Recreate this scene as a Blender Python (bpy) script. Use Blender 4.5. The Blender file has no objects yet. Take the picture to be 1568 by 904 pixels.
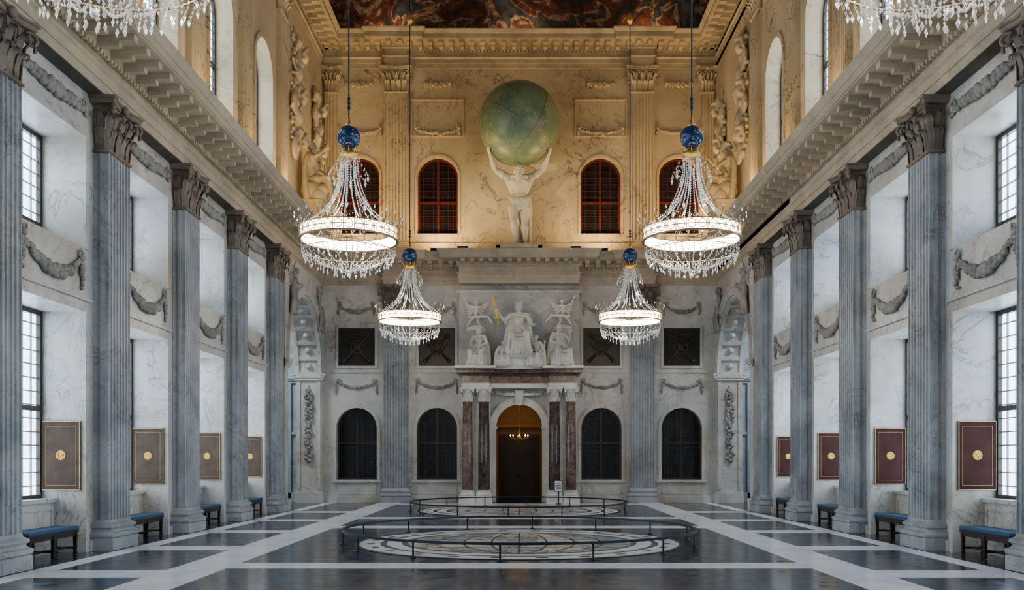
import bpy, bmesh, math, random
from mathutils import Vector, Matrix
random.seed(7)
PI=math.pi
scene=bpy.context.scene
COL=scene.collection

# ------------------------------------------------------------------ materials
def newmat(name):
    m=bpy.data.materials.new(name); m.use_nodes=True
    nt=m.node_tree; b=nt.nodes['Principled BSDF']
    return m,nt,b
def ramp(nt,stops,interp='LINEAR'):
    r=nt.nodes.new('ShaderNodeValToRGB'); cr=r.color_ramp; cr.interpolation=interp
    while len(cr.elements)<len(stops): cr.elements.new(0.5)
    for e,(p,c) in zip(cr.elements,stops):
        e.position=p; e.color=(c[0],c[1],c[2],1)
    return r
def noise(nt,scale,detail=4,rough=.5,dist=0,vec=None):
    n=nt.nodes.new('ShaderNodeTexNoise')
    n.inputs['Scale'].default_value=scale; n.inputs['Detail'].default_value=detail
    n.inputs['Roughness'].default_value=rough; n.inputs['Distortion'].default_value=dist
    if vec is not None: nt.links.new(vec,n.inputs['Vector'])
    return n
def mixc(nt,a,b,fac,mode='MIX'):
    m=nt.nodes.new('ShaderNodeMix'); m.data_type='RGBA'; m.blend_type=mode
    for s,v in ((6,a),(7,b),(0,fac)):
        if isinstance(v,bpy.types.NodeSocket): nt.links.new(v,m.inputs[s])
        elif isinstance(v,(int,float)): m.inputs[s].default_value=v
        else: m.inputs[s].default_value=(v[0],v[1],v[2],1)
    return m.outputs[2]
def pos(nt):
    return nt.nodes.new('ShaderNodeNewGeometry').outputs['Position']
def objc(nt):
    return nt.nodes.new('ShaderNodeTexCoord').outputs['Object']
def marble(name,base,cloud,vein,scale=.7,rough=.4,vw=.02,vstr=.7,world=True,stain=None):
    m,nt,b=newmat(name)
    v=pos(nt) if world else objc(nt)
    n1=noise(nt,scale*.8,6,.6,.6,v)
    r1=ramp(nt,[(.38,base),(.62,cloud)]); nt.links.new(n1.outputs[0],r1.inputs[0])
    col=r1.outputs[0]
    def veins(sc,w,strength,dist,col):
        n2=noise(nt,sc,7,.6,dist,v)
        r2=ramp(nt,[(.5-w,(0,0,0)),(.5,(1,1,1)),(.5+w,(0,0,0))]); nt.links.new(n2.outputs[0],r2.inputs[0])
        n3=noise(nt,sc*.6,3,.5,0,v)
        r3=ramp(nt,[(.36,(0,0,0)),(.58,(strength,)*3)]); nt.links.new(n3.outputs[0],r3.inputs[0])
        mm=nt.nodes.new('ShaderNodeMath'); mm.operation='MULTIPLY'
        nt.links.new(r2.outputs[0],mm.inputs[0]); nt.links.new(r3.outputs[0],mm.inputs[1])
        return mixc(nt,col,vein,mm.outputs[0])
    if stain:
        n5=noise(nt,scale*1.3,4,.6,.3,v); r5=ramp(nt,[(.48,(0,0,0)),(.70,(.8,.8,.8))]); nt.links.new(n5.outputs[0],r5.inputs[0])
        col=mixc(nt,col,stain,r5.outputs[0])
    col=veins(scale,vw,vstr,1.6,col)
    col=veins(scale*2.3,vw*.7,vstr*.7,1.0,col)
    nt.links.new(col,b.inputs['Base Color'])
    b.inputs['Roughness'].default_value=rough
    return m
def plain(name,col,rough=.5,metal=0,nscale=6,var=.25,emit=None,es=0,sample=True,spec=None):
    m,nt,b=newmat(name)
    n=noise(nt,nscale,4,.55,0,objc(nt))
    d=tuple(c*(1-var) for c in col); l=tuple(min(1,c*(1+var)) for c in col)
    r=ramp(nt,[(.3,d),(.7,l)]); nt.links.new(n.outputs[0],r.inputs[0])
    nt.links.new(r.outputs[0],b.inputs['Base Color'])
    b.inputs['Roughness'].default_value=rough; b.inputs['Metallic'].default_value=metal
    if spec is not None: b.inputs['Specular IOR Level'].default_value=spec
    if emit:
        b.inputs['Emission Color'].default_value=(*emit,1); b.inputs['Emission Strength'].default_value=es
        if not sample: m.cycles.emission_sampling='NONE'
    return m
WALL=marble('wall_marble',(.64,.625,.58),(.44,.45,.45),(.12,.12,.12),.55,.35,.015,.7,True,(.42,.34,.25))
PIL=marble('pilaster_marble',(.42,.445,.475),(.25,.275,.30),(.08,.09,.1),.9,.38,.025,.55)
ENT=marble('cornice_marble',(.52,.43,.31),(.36,.31,.24),(.14,.11,.08),.9,.45,.014,.5)
UPW=marble('lamp_tinted_wall_marble',(.56,.47,.30),(.42,.345,.215),(.06,.045,.03),.42,.42,.012,.95)  # same marble as below, with warm lamplight tinted into the colour
UPC=marble('lamp_tinted_carved_marble',(.54,.45,.29),(.36,.30,.19),(.12,.09,.06),1.2,.5,.012,.4)  # yellowed like the upper wall, lamplight put into the colour
RELIEF=marble('carved_relief_marble',(.33,.31,.28),(.18,.175,.17),(.08,.08,.08),1.8,.5,.02,.4)
CAPM=marble('capital_stone',(.24,.19,.145),(.12,.10,.08),(.06,.06,.05),2.0,.55,.03,.5)
STAT=marble('statue_marble',(.84,.82,.77),(.66,.64,.60),(.35,.33,.31),1.2,.35,.012,.3)
ATL=marble('atlas_stone',(.60,.54,.42),(.45,.40,.30),(.2,.17,.13),1.5,.45,.012,.3)
REDM=marble('red_marble',(.10,.04,.03),(.24,.14,.11),(.55,.46,.40),3.0,.18,.02,.7)
DKM=marble('dark_column_marble',(.035,.02,.018),(.11,.06,.05),(.42,.36,.33),3.5,.16,.018,.6)
GALW=marble('gallery_marble',(.46,.52,.56),(.32,.37,.41),(.12,.12,.12),.8,.4,.02,.6)
GOLD=plain('gilding',(.70,.43,.11),.35,.8)
MEDAL=plain('gold_medallion',(.75,.45,.08),.5,.2)
GREL=plain('gilt_relief',(.06,.038,.02),.5,.3)
WOOD=plain('dark_wood',(.022,.012,.008),.4,0,8,.4)
WFRAME=plain('window_frame_brown',(.026,.017,.013),.4)
LEAD=plain('leading',(.30,.35,.40),.5)
REDF=plain('red_window_frame',(.085,.006,.004),.5)
CUSH=plain('blue_cushion',(.025,.075,.15),.8,0,20,.2)
STEEL=plain('rail_steel_blue',(.012,.022,.04),.35,.5)
PANR=plain('red_brown_panel',(.048,.015,.012),.6,0,3,.3,spec=.12)
PANL=plain('window_lit_panel',(.085,.055,.040),.6,0,3,.25,spec=.12)  # left copy of the panel, window reflection lightened into its colour
BRASS=plain('brass_edge',(.35,.25,.13),.35,.8)
DARKROOM=plain('dark_panel',(.012,.010,.009),.4,0,2,.3)
PAPER=plain('white_paper',(.75,.75,.74),.6,0,3,.05)
CREAM=plain('warm_plaster',(.24,.13,.055),.6,0,3,.15)
RINGL=plain('chandelier_light_band',(.9,.88,.8),.4,0,3,.05,(1,.86,.66),22)
BULB=plain('candle_bulb',(1,.8,.5),.4,0,3,.05,(1,.7,.35),14)
LAMPL=plain('lamp_glow',(1,.8,.5),.4,0,3,.05,(1,.68,.32),6)
CRYS=plain('self_lit_crystal',(.78,.80,.83),.06,.5,9,.2,(1,.93,.82),.10,False)  # faint self-glow stands in for light caught by the crystals
PANE=plain('daylit_window_blind',(.8,.84,.9),.5,0,1,.03,(.70,.85,1.0),7.5)
DGLASS=plain('unlit_room_glass',(.010,.012,.016),.10,0,1.5,.4)  # near-black colour stands in for the unlit rooms behind
def globe_mat():
    m,nt,b=newmat('celestial_globe_paint'); v=objc(nt)
    n=noise(nt,1.1,5,.6,.5,v); r=ramp(nt,[(.3,(.07,.13,.09)),(.5,(.125,.20,.125)),(.7,(.21,.26,.13))]); nt.links.new(n.outputs[0],r.inputs[0])
    vo=nt.nodes.new('ShaderNodeTexVoronoi'); vo.inputs['Scale'].default_value=3.6; nt.links.new(v,vo.inputs['Vector'])
    r2=ramp(nt,[(.09,(.8,.8,.8)),(.14,(0,0,0))]); nt.links.new(vo.outputs['Distance'],r2.inputs[0])
    c=mixc(nt,r.outputs[0],(.60,.42,.12),r2.outputs[0])
    n3=noise(nt,1.2,3,.5,1.8,v); r3=ramp(nt,[(.488,(0,0,0)),(.5,(.9,.9,.9)),(.512,(0,0,0))]); nt.links.new(n3.outputs[0],r3.inputs[0])
    c=mixc(nt,c,(.42,.32,.10),r3.outputs[0])
    nt.links.new(c,b.inputs['Base Color']); b.inputs['Roughness'].default_value=.35
    return m
GLOBE=globe_mat()
def ball_mat():
    m,nt,b=newmat('starry_blue_ball'); v=objc(nt)
    vo=nt.nodes.new('ShaderNodeTexVoronoi'); vo.inputs['Scale'].default_value=11; nt.links.new(v,vo.inputs['Vector'])
    r2=ramp(nt,[(.12,(.6,.55,.32)),(.2,(.006,.03,.11))]); nt.links.new(vo.outputs['Distance'],r2.inputs[0])
    nt.links.new(r2.outputs[0],b.inputs['Base Color']); b.inputs['Roughness'].default_value=.15
    return m
BALL=ball_mat()
def paint_mat():
    m,nt,b=newmat('ceiling_fresco'); v=pos(nt)
    n=noise(nt,.6,4,.55,1.6,v)
    r=ramp(nt,[(.30,(.012,.010,.012)),(.40,(.05,.03,.02)),(.44,(.20,.03,.012)),(.48,(.05,.035,.03)),(.515,(.42,.25,.15)),(.545,(.25,.15,.09)),(.57,(.04,.035,.04)),(.65,(.07,.085,.10)),(.72,(.12,.08,.04)),(.8,(.015,.015,.015))])
    nt.links.new(n.outputs[0],r.inputs[0]); n2=noise(nt,3.0,5,.6,1.2,v)
    r2=ramp(nt,[(.4,(.25,.22,.2)),(.6,(1,1,1))]); nt.links.new(n2.outputs[0],r2.inputs[0])
    c=mixc(nt,r.outputs[0],r2.outputs[0],.8,'MULTIPLY')
    nt.links.new(c,b.inputs['Base Color']); b.inputs['Roughness'].default_value=.6
    return m
FRESCO=paint_mat()
def tile_mat():
    m,nt,b=newmat('dark_floor_tiles'); v=pos(nt)
    br=nt.nodes.new('ShaderNodeTexBrick'); br.offset=0; br.squash=1
    br.inputs['Scale'].default_value=1; br.inputs['Brick Width'].default_value=.62; br.inputs['Row Height'].default_value=.62
    br.inputs['Mortar Size'].default_value=.008
    br.inputs['Color1'].default_value=(.012,.030,.058,1); br.inputs['Color2'].default_value=(.032,.036,.044,1); br.inputs['Mortar'].default_value=(.09,.10,.11,1)
    nt.links.new(v,br.inputs['Vector'])
    n=noise(nt,.9,6,.6,1,v); r=ramp(nt,[(.35,(1.5,.75,.5)),(.5,(1.0,1.0,1.0)),(.7,(.8,1.3,1.7))]); nt.links.new(n.outputs[0],r.inputs[0])
    c=mixc(nt,br.outputs[0],r.outputs[0],1,'MULTIPLY')
    nt.links.new(c,b.inputs['Base Color'])
    n2=noise(nt,3,4,.5,0,v); r2=ramp(nt,[(.3,(.11,.11,.11)),(.7,(.24,.24,.24))]); nt.links.new(n2.outputs[0],r2.inputs[0])
    nt.links.new(r2.outputs[0],b.inputs['Roughness'])
    return m
TILE=tile_mat()
WBAND=marble('white_floor_marble',(.88,.90,.92),(.72,.76,.80),(.35,.35,.37),1.2,.2,.012,.5)
def mapmat():
    m,nt,b=newmat('inlaid_map_marble'); v=pos(nt)
    n=noise(nt,.75,6,.6,.5,v); r=ramp(nt,[(.46,(.30,.33,.36)),(.475,(.05,.05,.06)),(.49,(.66,.58,.46)),(.60,(.55,.48,.40)),(.615,(.08,.08,.09)),(.63,(.30,.33,.36))])
    nt.links.new(n.outputs[0],r.inputs[0])
    nt.links.new(r.outputs[0],b.inputs['Base Color']); b.inputs['Roughness'].default_value=.25
    return m
MAPM=mapmat()

# ------------------------------------------------------------------ mesh builder
class B:
    def __init__(s): s.v=[]; s.f=[]; s.m=[]; s.sm=[]
    def add(s,vs,fs,m=0,smooth=False):
        o=len(s.v); s.v+= [tuple(p) for p in vs]
        for f in fs: s.f.append(tuple(i+o for i in f)); s.m.append(m); s.sm.append(smooth)
    def box(s,x0,x1,y0,y1,z0,z1,m=0,mp=None):
        vs=[(x,y,z) for z in (z0,z1) for y in (y0,y1) for x in (x0,x1)]
        if mp: vs=[mp(*p) for p in vs]
        s.add(vs,[(0,1,3,2),(4,6,7,5),(0,4,5,1),(2,3,7,6),(0,2,6,4),(1,5,7,3)],m)
    def prism(s,poly,t0,t1,mp,m=0,smooth=False):
        n=len(poly); vs=[mp(u,t0,v) for u,v in poly]+[mp(u,t1,v) for u,v in poly]
        fs=[tuple(range(n)),tuple(range(2*n-1,n-1,-1))]+[(i,(i+1)%n,n+(i+1)%n,n+i) for i in range(n)]
        s.add(vs,fs,m,smooth)
    def rings(s,rings,m=0,smooth=False,cap=True):
        n=len(rings[0]); vs=[p for r in rings for p in r]; fs=[]
        for k in range(len(rings)-1):
            for i in range(n):
                j=(i+1)%n; fs.append((k*n+i,k*n+j,(k+1)*n+j,(k+1)*n+i))
        if cap:
            fs.append(tuple(range(n-1,-1,-1))); fs.append(tuple((len(rings)-1)*n+i for i in range(n)))
        s.add(vs,fs,m,smooth)
    def stack(s,x0,x1,y0,y1,prof,m=0):
        s.rings([[(x0-o,y0-o,z),(x1+o,y0-o,z),(x1+o,y1,z),(x0-o,y1,z)] for o,z in prof],m)
    def lathe(s,prof,c=(0,0,0),seg=16,m=0,smooth=True,cap=True):
        s.rings([[(c[0]+r*math.cos(2*PI*i/seg),c[1]+r*math.sin(2*PI*i/seg),c[2]+z) for i in range(seg)] for r,z in prof],m,smooth,cap)
    def hoop(s,r0,r1,z0,z1,c=(0,0,0),seg=64,m=0):
        vs=[];fs=[]
        for i in range(seg):
            a=2*PI*i/seg; ca,sa=math.cos(a),math.sin(a)
            for r,z in ((r0,z0),(r1,z0),(r1,z1),(r0,z1)): vs.append((c[0]+r*ca,c[1]+r*sa,c[2]+z))
        for i in range(seg):
            j=(i+1)%seg
            for k in range(4): fs.append((i*4+k,j*4+k,j*4+(k+1)%4,i*4+(k+1)%4))
        s.add(vs,fs,m)
    def sph(s,c,r,seg=8,rg=5,m=0,basis=None,smooth=True):
        if not hasattr(r,'__len__'): r=(r,r,r)
        ex,ey,ez=basis if basis else (Vector((1,0,0)),Vector((0,1,0)),Vector((0,0,1)))
        c=Vector(c); vs=[c+ez*r[2]]; 
        for k in range(1,rg):
            t=PI*k/rg
            for i in range(seg):
                a=2*PI*i/seg
                vs.append(c+ex*(r[0]*math.sin(t)*math.cos(a))+ey*(r[1]*math.sin(t)*math.sin(a))+ez*(r[2]*math.cos(t)))
        vs.append(c-ez*r[2]); L=len(vs)-1; fs=[]
        for i in range(seg):
            j=(i+1)%seg; fs.append((0,1+i,1+j)); fs.append((L,L-seg+j,L-seg+i))
            for k in range(rg-2): fs.append((1+k*seg+i,1+(k+1)*seg+i,1+(k+1)*seg+j,1+k*seg+j))
        s.add(vs,fs,m,smooth)
    def tube(s,pts,rad,seg=8,m=0,cap=True,smooth=True):
        pts=[Vector(p) for p in pts]; n=len(pts)
        if not hasattr(rad,'__len__'): rad=[rad]*n
        rs=[]; prev=None
        for i in range(n):
            d=(pts[min(i+1,n-1)]-pts[max(i-1,0)])
            if d.length<1e-9: d=Vector((0,0,1))
            d.normalize()
            if prev is None:
                a=Vector((0,0,1)) if abs(d.z)<.9 else Vector((1,0,0)); x=d.cross(a).normalized()
            else:
                x=prev-d*prev.dot(d)
                if x.length<1e-6: x=d.orthogonal()
                x.normalize()
            prev=x; y=d.cross(x)
            rs.append([pts[i]+(x*math.cos(2*PI*k/seg)+y*math.sin(2*PI*k/seg))*rad[i] for k in range(seg)])
        s.rings(rs,m,smooth,cap)
    def cap(s,a,b,ra,rb,seg=12,m=0):
        a=Vector(a);b=Vector(b); d=b-a
        if d.length<1e-6: s.sph(a,ra,seg,8,m); return
        d.normalize(); pts=[];rd=[]
        for t in (89,60,30,0): pts.append(a-d*ra*math.sin(math.radians(t))); rd.append(ra*math.cos(math.radians(t)))
        for t in (0,30,60,89): pts.append(b+d*rb*math.sin(math.radians(t))); rd.append(rb*math.cos(math.radians(t)))
        s.tube(pts,rd,seg,m)
    def chain(s,pts,rad,seg=10,m=0):
        for i in range(len(pts)-1): s.cap(pts[i],pts[i+1],rad[i],rad[i+1],seg,m)
    def octa(s,c,r,h,m=0):
        x,y,z=c
        s.add([(x+r,y,z),(x,y+r,z),(x-r,y,z),(x,y-r,z),(x,y,z+h),(x,y,z-h)],[(0,1,4),(1,2,4),(2,3,4),(3,0,4),(1,0,5),(2,1,5),(3,2,5),(0,3,5)],m)
    def mesh(s,name,mats,recalc=True):
        me=bpy.data.meshes.new(name); me.from_pydata(s.v,[],s.f)
        for mt in mats: me.materials.append(mt)
        me.polygons.foreach_set('material_index',s.m); me.polygons.foreach_set('use_smooth',s.sm)
        if recalc:
            bm=bmesh.new(); bm.from_mesh(me); bmesh.ops.recalc_face_normals(bm,faces=bm.faces); bm.to_mesh(me); bm.free()
        me.update(); return me
    def make(s,name,mats,loc=(0,0,0),rot=0,parent=None,recalc=True):
        return place(s.mesh(name,mats,recalc),name,loc,rot,parent)
def place(me,name,loc=(0,0,0),rot=0,parent=None,scale=None):
    o=bpy.data.objects.new(name,me); COL.objects.link(o); o.location=loc; o.rotation_euler=(0,0,rot)
    if scale: o.scale=scale
    if parent: o.parent=parent
    return o
def empty(name,loc=(0,0,0),rot=0):
    o=bpy.data.objects.new(name,None); COL.objects.link(o); o.location=loc; o.rotation_euler=(0,0,rot); o.empty_display_size=.2; return o

# ------------------------------------------------------------------ dimensions
D=40.0; XW=8.95; XP=8.6; ENTZ=9.5; LEDGE=10.8
PY=[-2.3+4.4*i for i in range(9)]
BAYS=[PY[i]+2.2 for i in range(8)]
ARC=(33.9,39.7)
SIDES=((1,-PI/2),(-1,PI/2))
def mpB(u,t,v): return (u,D+t,v)
def mpS(s,x=XW): return lambda u,t,v:(s*(x+t),u,v)

def wall_open(b,u0,u1,v0,v1,ops,mp,t0,t1,m=0):
    us=sorted({u0,u1}|{o[0] for o in ops}|{o[1] for o in ops}); us=[u for u in us if u0<=u<=u1]
    for i in range(len(us)-1):
        a,c=us[i],us[i+1]; mid=(a+c)/2
        vs=sorted([(o[2],o[3]) for o in ops if o[0]<mid<o[1]]); z=v0
        for lo,hi in vs:
            if lo>z: b.box(a,c,t0,t1,z,lo,m,mp)
            z=hi
        if z<v1: b.box(a,c,t0,t1,z,v1,m,mp)
    for o in ops:
        if len(o)>4 and o[4]:
            r=(o[1]-o[0])/2; uc=(o[0]+o[1])/2; sp=o[3]-r; N=16
            P=[(uc-r*math.cos(PI*k/N),sp+r*math.sin(PI*k/N)) for k in range(N+1)]
            for k in range(N):
                p,q=P[k],P[k+1]
                b.prism([p,q,(q[0],o[3]+.001),(p[0],o[3]+.001)],t0,t1,mp,m)
def arch_band(b,uc,sp,r,w,mp,t0,t1,m=0,z0=None,N=20):
    for k in range(N):
        a,c=PI*k/N,PI*(k+1)/N
        b.prism([(uc-r*math.cos(a),sp+r*math.sin(a)),(uc-(r+w)*math.cos(a),sp+(r+w)*math.sin(a)),(uc-(r+w)*math.cos(c),sp+(r+w)*math.sin(c)),(uc-r*math.cos(c),sp+r*math.sin(c))],t0,t1,mp,m)
    if z0 is not None:
        b.box(uc-r-w,uc-r,t0,t1,z0,sp,m,mp); b.box(uc+r,uc+r+w,t0,t1,z0,sp,m,mp)

# ------------------------------------------------------------------ FLOOR
b=B()
b.box(-15,15,-3,46,-.2,0,0)
def band(x0,x1,y0,y1): b.box(x0,x1,y0,y1,0,.004,1)
C1,C2=21.1,33.8
for s in (1,-1):
    xs=sorted((s*5.15,s*6.1)); band(xs[0],xs[1],-3,39.9)
    xs=sorted((s*8.0,s*8.4)); band(xs[0],xs[1],-3,39.9)
for y in (3.6,11.2,16.05,25.3,29.2,38.3):
    band(-5.15,5.15,y,y+.85)
for y in PY:
    for s in (1,-1):
        xs=sorted((s*6.1,s*8.0)); band(xs[0],xs[1],y-.45,y+.45)
fl=b.make('floor',[TILE,WBAND])
def disc(b,c,r0,r1,z,m,seg=96):
    vs=[];fs=[]
    for i in range(seg):
        a=2*PI*i/seg
        vs+= [(c[0]+r0*math.cos(a),c[1]+r0*math.sin(a),z),(c[0]+r1*math.cos(a),c[1]+r1*math.sin(a),z)]
    for i in range(seg):
        j=(i+1)%seg; fs.append((2*i,2*i+1,2*j+1,2*j))
    b.add(vs,fs,m)
b=B()
disc(b,(0,0),.0,2.55,.006,0); disc(b,(0,0),2.55,2.69,.006,2); disc(b,(0,0),2.69,3.03,.006,1); disc(b,(0,0),3.03,3.17,.006,2); disc(b,(0,0),3.17,3.75,.006,1)
disc(b,(0,0),3.64,3.75,.009,2)
def seg_line(b,p,q,w,z,m):
    p=Vector((*p,0));q=Vector((*q,0)); d=(q-p).normalized(); n=Vector((-d.y,d.x,0))*w
    b.add([(p-n)+Vector((0,0,z)),(q-n)+Vector((0,0,z)),(q+n)+Vector((0,0,z)),(p+n)+Vector((0,0,z))],[(0,1,2,3)],m)
for k in (-3,-2,-1,0,1,2,3):
    c=k/4
    pts=[(2.55*c*math.cos(t),2.55*math.sin(t)) for t in [ -PI/2+PI*i/20 for i in range(21)]]
    for i in range(20): seg_line(b,pts[i],pts[i+1],.022,.009,2)
    h=2.55*math.sqrt(1-c*c); seg_line(b,(-h,2.55*c),(h,2.55*c),.022,.009,2)
for k in range(48):
    a=2*PI*k/48
    if k%2: seg_line(b,(3.3*math.cos(a),3.3*math.sin(a)),(3.45*math.cos(a),3.45*math.sin(a)),.12,.009,2)
mapme=b.mesh('inlaid_floor_map',[MAPM,WBAND,STEEL])
for y in (C1,C2): place(mapme,'inlaid_floor_map',(0,y,0))
b=B(); R=4.0
b.hoop(R-.03,R+.03,.31,.36,seg=96)
for k in range(14):
    a=2*PI*(k+.3)/14; x,y=R*math.cos(a),R*math.sin(a)
    b.lathe([(.07,0.006),(.07,.02),(.02,.03),(.02,.33)],(x,y,0),10,0)
railme=b.mesh('circular_barrier_rail',[STEEL])
for y in (C1,C2): place(railme,'circular_barrier_rail',(0,y,0))

# ------------------------------------------------------------------ SIDE WALLS
wn=0
for s,rot in SIDES:
    side='right' if s>0 else 'left'
    b=B(); mp=mpS(s)
    ops=[]; 
    for c in BAYS: ops+=[(c-1.3,c+1.3,0,4.95,False),(c-1.3,c+1.3,6.25,8.55,False)]
    wall_open(b,-3,33.9,0,ENTZ,ops,mp,0,1.05)
    mp2=mpS(s,8.57)
    b.box(33.45,33.9,0,1.13,0,ENTZ,0,mp2)
    wall_open(b,33.9,40,0,ENTZ,[(ARC[0],ARC[1],0,8.47,True)],mp2,0,1.13)
    up=[(c-1.0,c+1.0,11.6,16.0,True) for c in BAYS]
    mp3=mpS(s,8.6)
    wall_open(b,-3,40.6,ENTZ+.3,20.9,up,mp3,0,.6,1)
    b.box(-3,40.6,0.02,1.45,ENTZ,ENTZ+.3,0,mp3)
    for c in BAYS:
        b.prism([(0,6.25),(0.0,6.27),(1.0,6.68),(1.0,6.25)],c-1.3,c+1.3,lambda u,t,v:(s*(XW+u),t,v),0)
        b.box(c-1.3,c+1.3,.62,1.05,0,1.1,0,mp); b.box(c-1.3,c+1.3,.55,1.05,1.04,1.12,0,mp); b.box(c-1.3,c+1.3,.56,.62,0,.2,0,mp)
        for uu in (c-1.2,c+.05): 
            b.box(uu,uu+1.15,.59,.62,.32,.36,0,mp); b.box(uu,uu+1.15,.59,.62,.88,.92,0,mp); b.box(uu,uu+.04,.59,.62,.36,.88,0,mp); b.box(uu+1.11,uu+1.15,.59,.62,.36,.88,0,mp)
        for (z0,z1) in ((0.0,4.95),(6.25,8.55)):
            b.box(c-1.45,c-1.3,-.04,0,z0,z1+.12,0,mp); b.box(c+1.3,c+1.45,-.04,0,z0,z1+.12,0,mp); b.box(c-1.3,c+1.3,-.04,0,z1,z1+.12,0,mp)
        b.box(c-1.6,c+1.6,-.05,0,5.18,5.24,0,mp)
        arch_band(b,c,15.0,1.0,.16,mp3,-.06,0,1,11.3,14)
    uc=(ARC[0]+ARC[1])/2; r=(ARC[1]-ARC[0])/2; sp=8.47-r
    arch_band(b,uc,sp,r,.3,mp2,-.07,0,0,None,28)
    arch_band(b,uc,sp,r+.3,.06,mp2,-.12,0,0,None,28)
    for (ya,yb) in ((ARC[0]-.45,ARC[0]+.08),(ARC[1]-.08,40)):
        for k,(o,z) in enumerate(((.05,5.3),(.1,5.4),(.14,5.5))): b.box(ya,yb+(o if ya<36 else 0),-o,1.13+o,z,z+.12,0,mp2)
        b.box(ya-.02,yb+.03,-.08,1.16,0,.45,0,mp2)
    NC=13
    for k in range(NC+1):
        a=PI*k/NC; 
        b.prism([(uc-r*math.cos(a-.03),sp+r*math.sin(a-.03)),(uc-r*math.cos(a+.03),sp+r*math.sin(a+.03)),(uc-(r-.08)*math.cos(a+.03),sp+(r-.08)*math.sin(a+.03)),(uc-(r-.08)*math.cos(a-.03),sp+(r-.08)*math.sin(a-.03))],0.02,1.1,mp2,0)
        if k<NC:
            a2=PI*(k+.5)/NC
            b.sph(mp2(uc-(r-.03)*math.cos(a2),.56,sp+(r-.03)*math.sin(a2)),.14,8,5,0)
    arch_band(b,uc,sp,r-.09,.1,mp2,0.0,.16,0,None,28); arch_band(b,uc,sp,r-.09,.1,mp2,.97,1.13,0,None,28)
    yj=ARC[1]
    for (t0,t1) in ((.06,.2),(.93,1.07)): b.box(yj-.05,yj+.01,t0,t1,.6,5.25,0,mp2)
    b.make('wall_'+side,[WALL,UPW])
    b=B()
    for i in range(8): 
        b.box(PY[i]+.6,BAYS[i]-1.45,-.06,0,0.002,.22,0,mp); b.box(BAYS[i]+1.45,PY[i+1]-.6,-.06,0,0.002,.22,0,mp)
    b.make('baseboard_'+side,[WALL])
    b=B()
    mg=mpS(s,9.7)
    b.box(31,41.2,5.0,5.3,0,9.5,0,mg)
    b.box(31,31.3,0.35,5.0,0,9.5,0,mg); b.box(41.0,41.3,-.3,5.0,0,9.5,0,mg); b.box(40.0,41.0,-.3,0,0,9.5,0,mg)
    b.box(31,41.2,1.46,5.3,9.5,9.7,0,mg)
    for k in range(3): b.box(40.9-.06*k,41.0,0,5.0,5.3+.1*k,5.4+.1*k,0,mg)
    b.box(40.85,41.0,.5,1.4,0,5.3,0,mg); b.box(40.85,41.0,0,5,0,.4,0,mg); b.box(40.9,41.0,0.05,.25,.4,5.3,0,mg)
    b.box(40.9,41,0,3,3.0,3.12,0,mg)
    b.make('wall_gallery_'+side,[GALW])

# ------------------------------------------------------------------ entablatures
def entab(L,h,p,spacing=.62,back=.25,mat=None):
    b=B()
    P=[(back,0),(0,0),(0,.14*h),(-.03,.14*h),(-.03,.28*h),(-.09,.31*h),(-.09,.34*h),(0,.36*h),(0,.54*h),(-.05,.55*h),(-.09,.58*h),(-.09,.62*h),(-.12,.70*h),
       (-.84*p,.72*h),(-.84*p,.75*h),(-.87*p,.75*h),(-.87*p,.87*h),(-.90*p,.88*h),(-.96*p,.94*h),(-p,.98*h),(-p,h),(back,h)]
    b.prism(P,0,L,lambda y,x,z:(x,y,z),0)
    n=int(L/spacing)
    for i in range(n):
        x=(i+.5)*L/n
        b.box(x-.10,x+.10,-.76*p,-.1,.62*h,.72*h,0); b.box(x-.08,x+.08,-.48*p,-.08,.55*h,.62*h,0)
    n=int(L/.16)
    for i in range(n):
        x=(i+.5)*L/n; b.box(x-.045,x+.045,-.12,-.05,.49*h,.545*h,0)
    return b.mesh('trim',[mat or ENT])
tn=0
def trim(me,loc,rot,scale=None):
    global tn; tn+=1
    return place(me,'trim_%d'%tn,loc,rot,None,scale)
eL=entab(43.0,1.38,1.12,.62,.40)
trim(eL,(8.6,40,ENTZ),-PI/2); trim(eL,(-8.6,-3,ENTZ),PI/2)
UH=1.35
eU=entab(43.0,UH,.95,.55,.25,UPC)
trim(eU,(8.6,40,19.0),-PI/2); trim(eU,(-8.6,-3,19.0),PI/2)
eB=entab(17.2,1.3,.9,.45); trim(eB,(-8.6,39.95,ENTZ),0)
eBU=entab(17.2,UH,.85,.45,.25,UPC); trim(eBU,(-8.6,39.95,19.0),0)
def ressault(w,h,dp,p,z,x,mat=None):
    b=B()
    b.stack(-w/2,w/2,-dp,0.3,[(0,0),(0,.14*h),(.03,.14*h),(.03,.28*h),(.09,.31*h),(.09,.34*h),(0,.36*h),(0,.54*h),(.05,.55*h),(.09,.58*h),(.09,.62*h),(.12,.70*h),(.84*p,.72*h),(.84*p,.75*h),(.87*p,.75*h),(.87*p,.87*h),(.96*p,.94*h),(p,.98*h),(p,h)],0)
    n=max(2,int(w/.4))
    for i in range(n):
        xx=-w/2+(i+.5)*w/n; b.box(xx-.09,xx+.09,-dp-.7*p,-dp-.05,.62*h,.72*h,0)
    global tn; tn+=1
    b.make('trim_%d'%tn,[mat or ENT],(x,39.95,z))
for x in (-5.37,5.37):
    ressault(1.1,1.302,.22,.9,ENTZ,x); ressault(1.0,UH+.002,.2,.85,19.0,x,UPC)
ressault(5.2,1.304,.55,.9,ENTZ,0)
b=B(); b.box(-8.55,8.55,-.12,0,10.8,11.25,0,mpB); b.box(-8.55,8.55,-.16,0,11.25,11.33,0,mpB)
tn+=1; b.make('trim_%d'%tn,[UPW])

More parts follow.
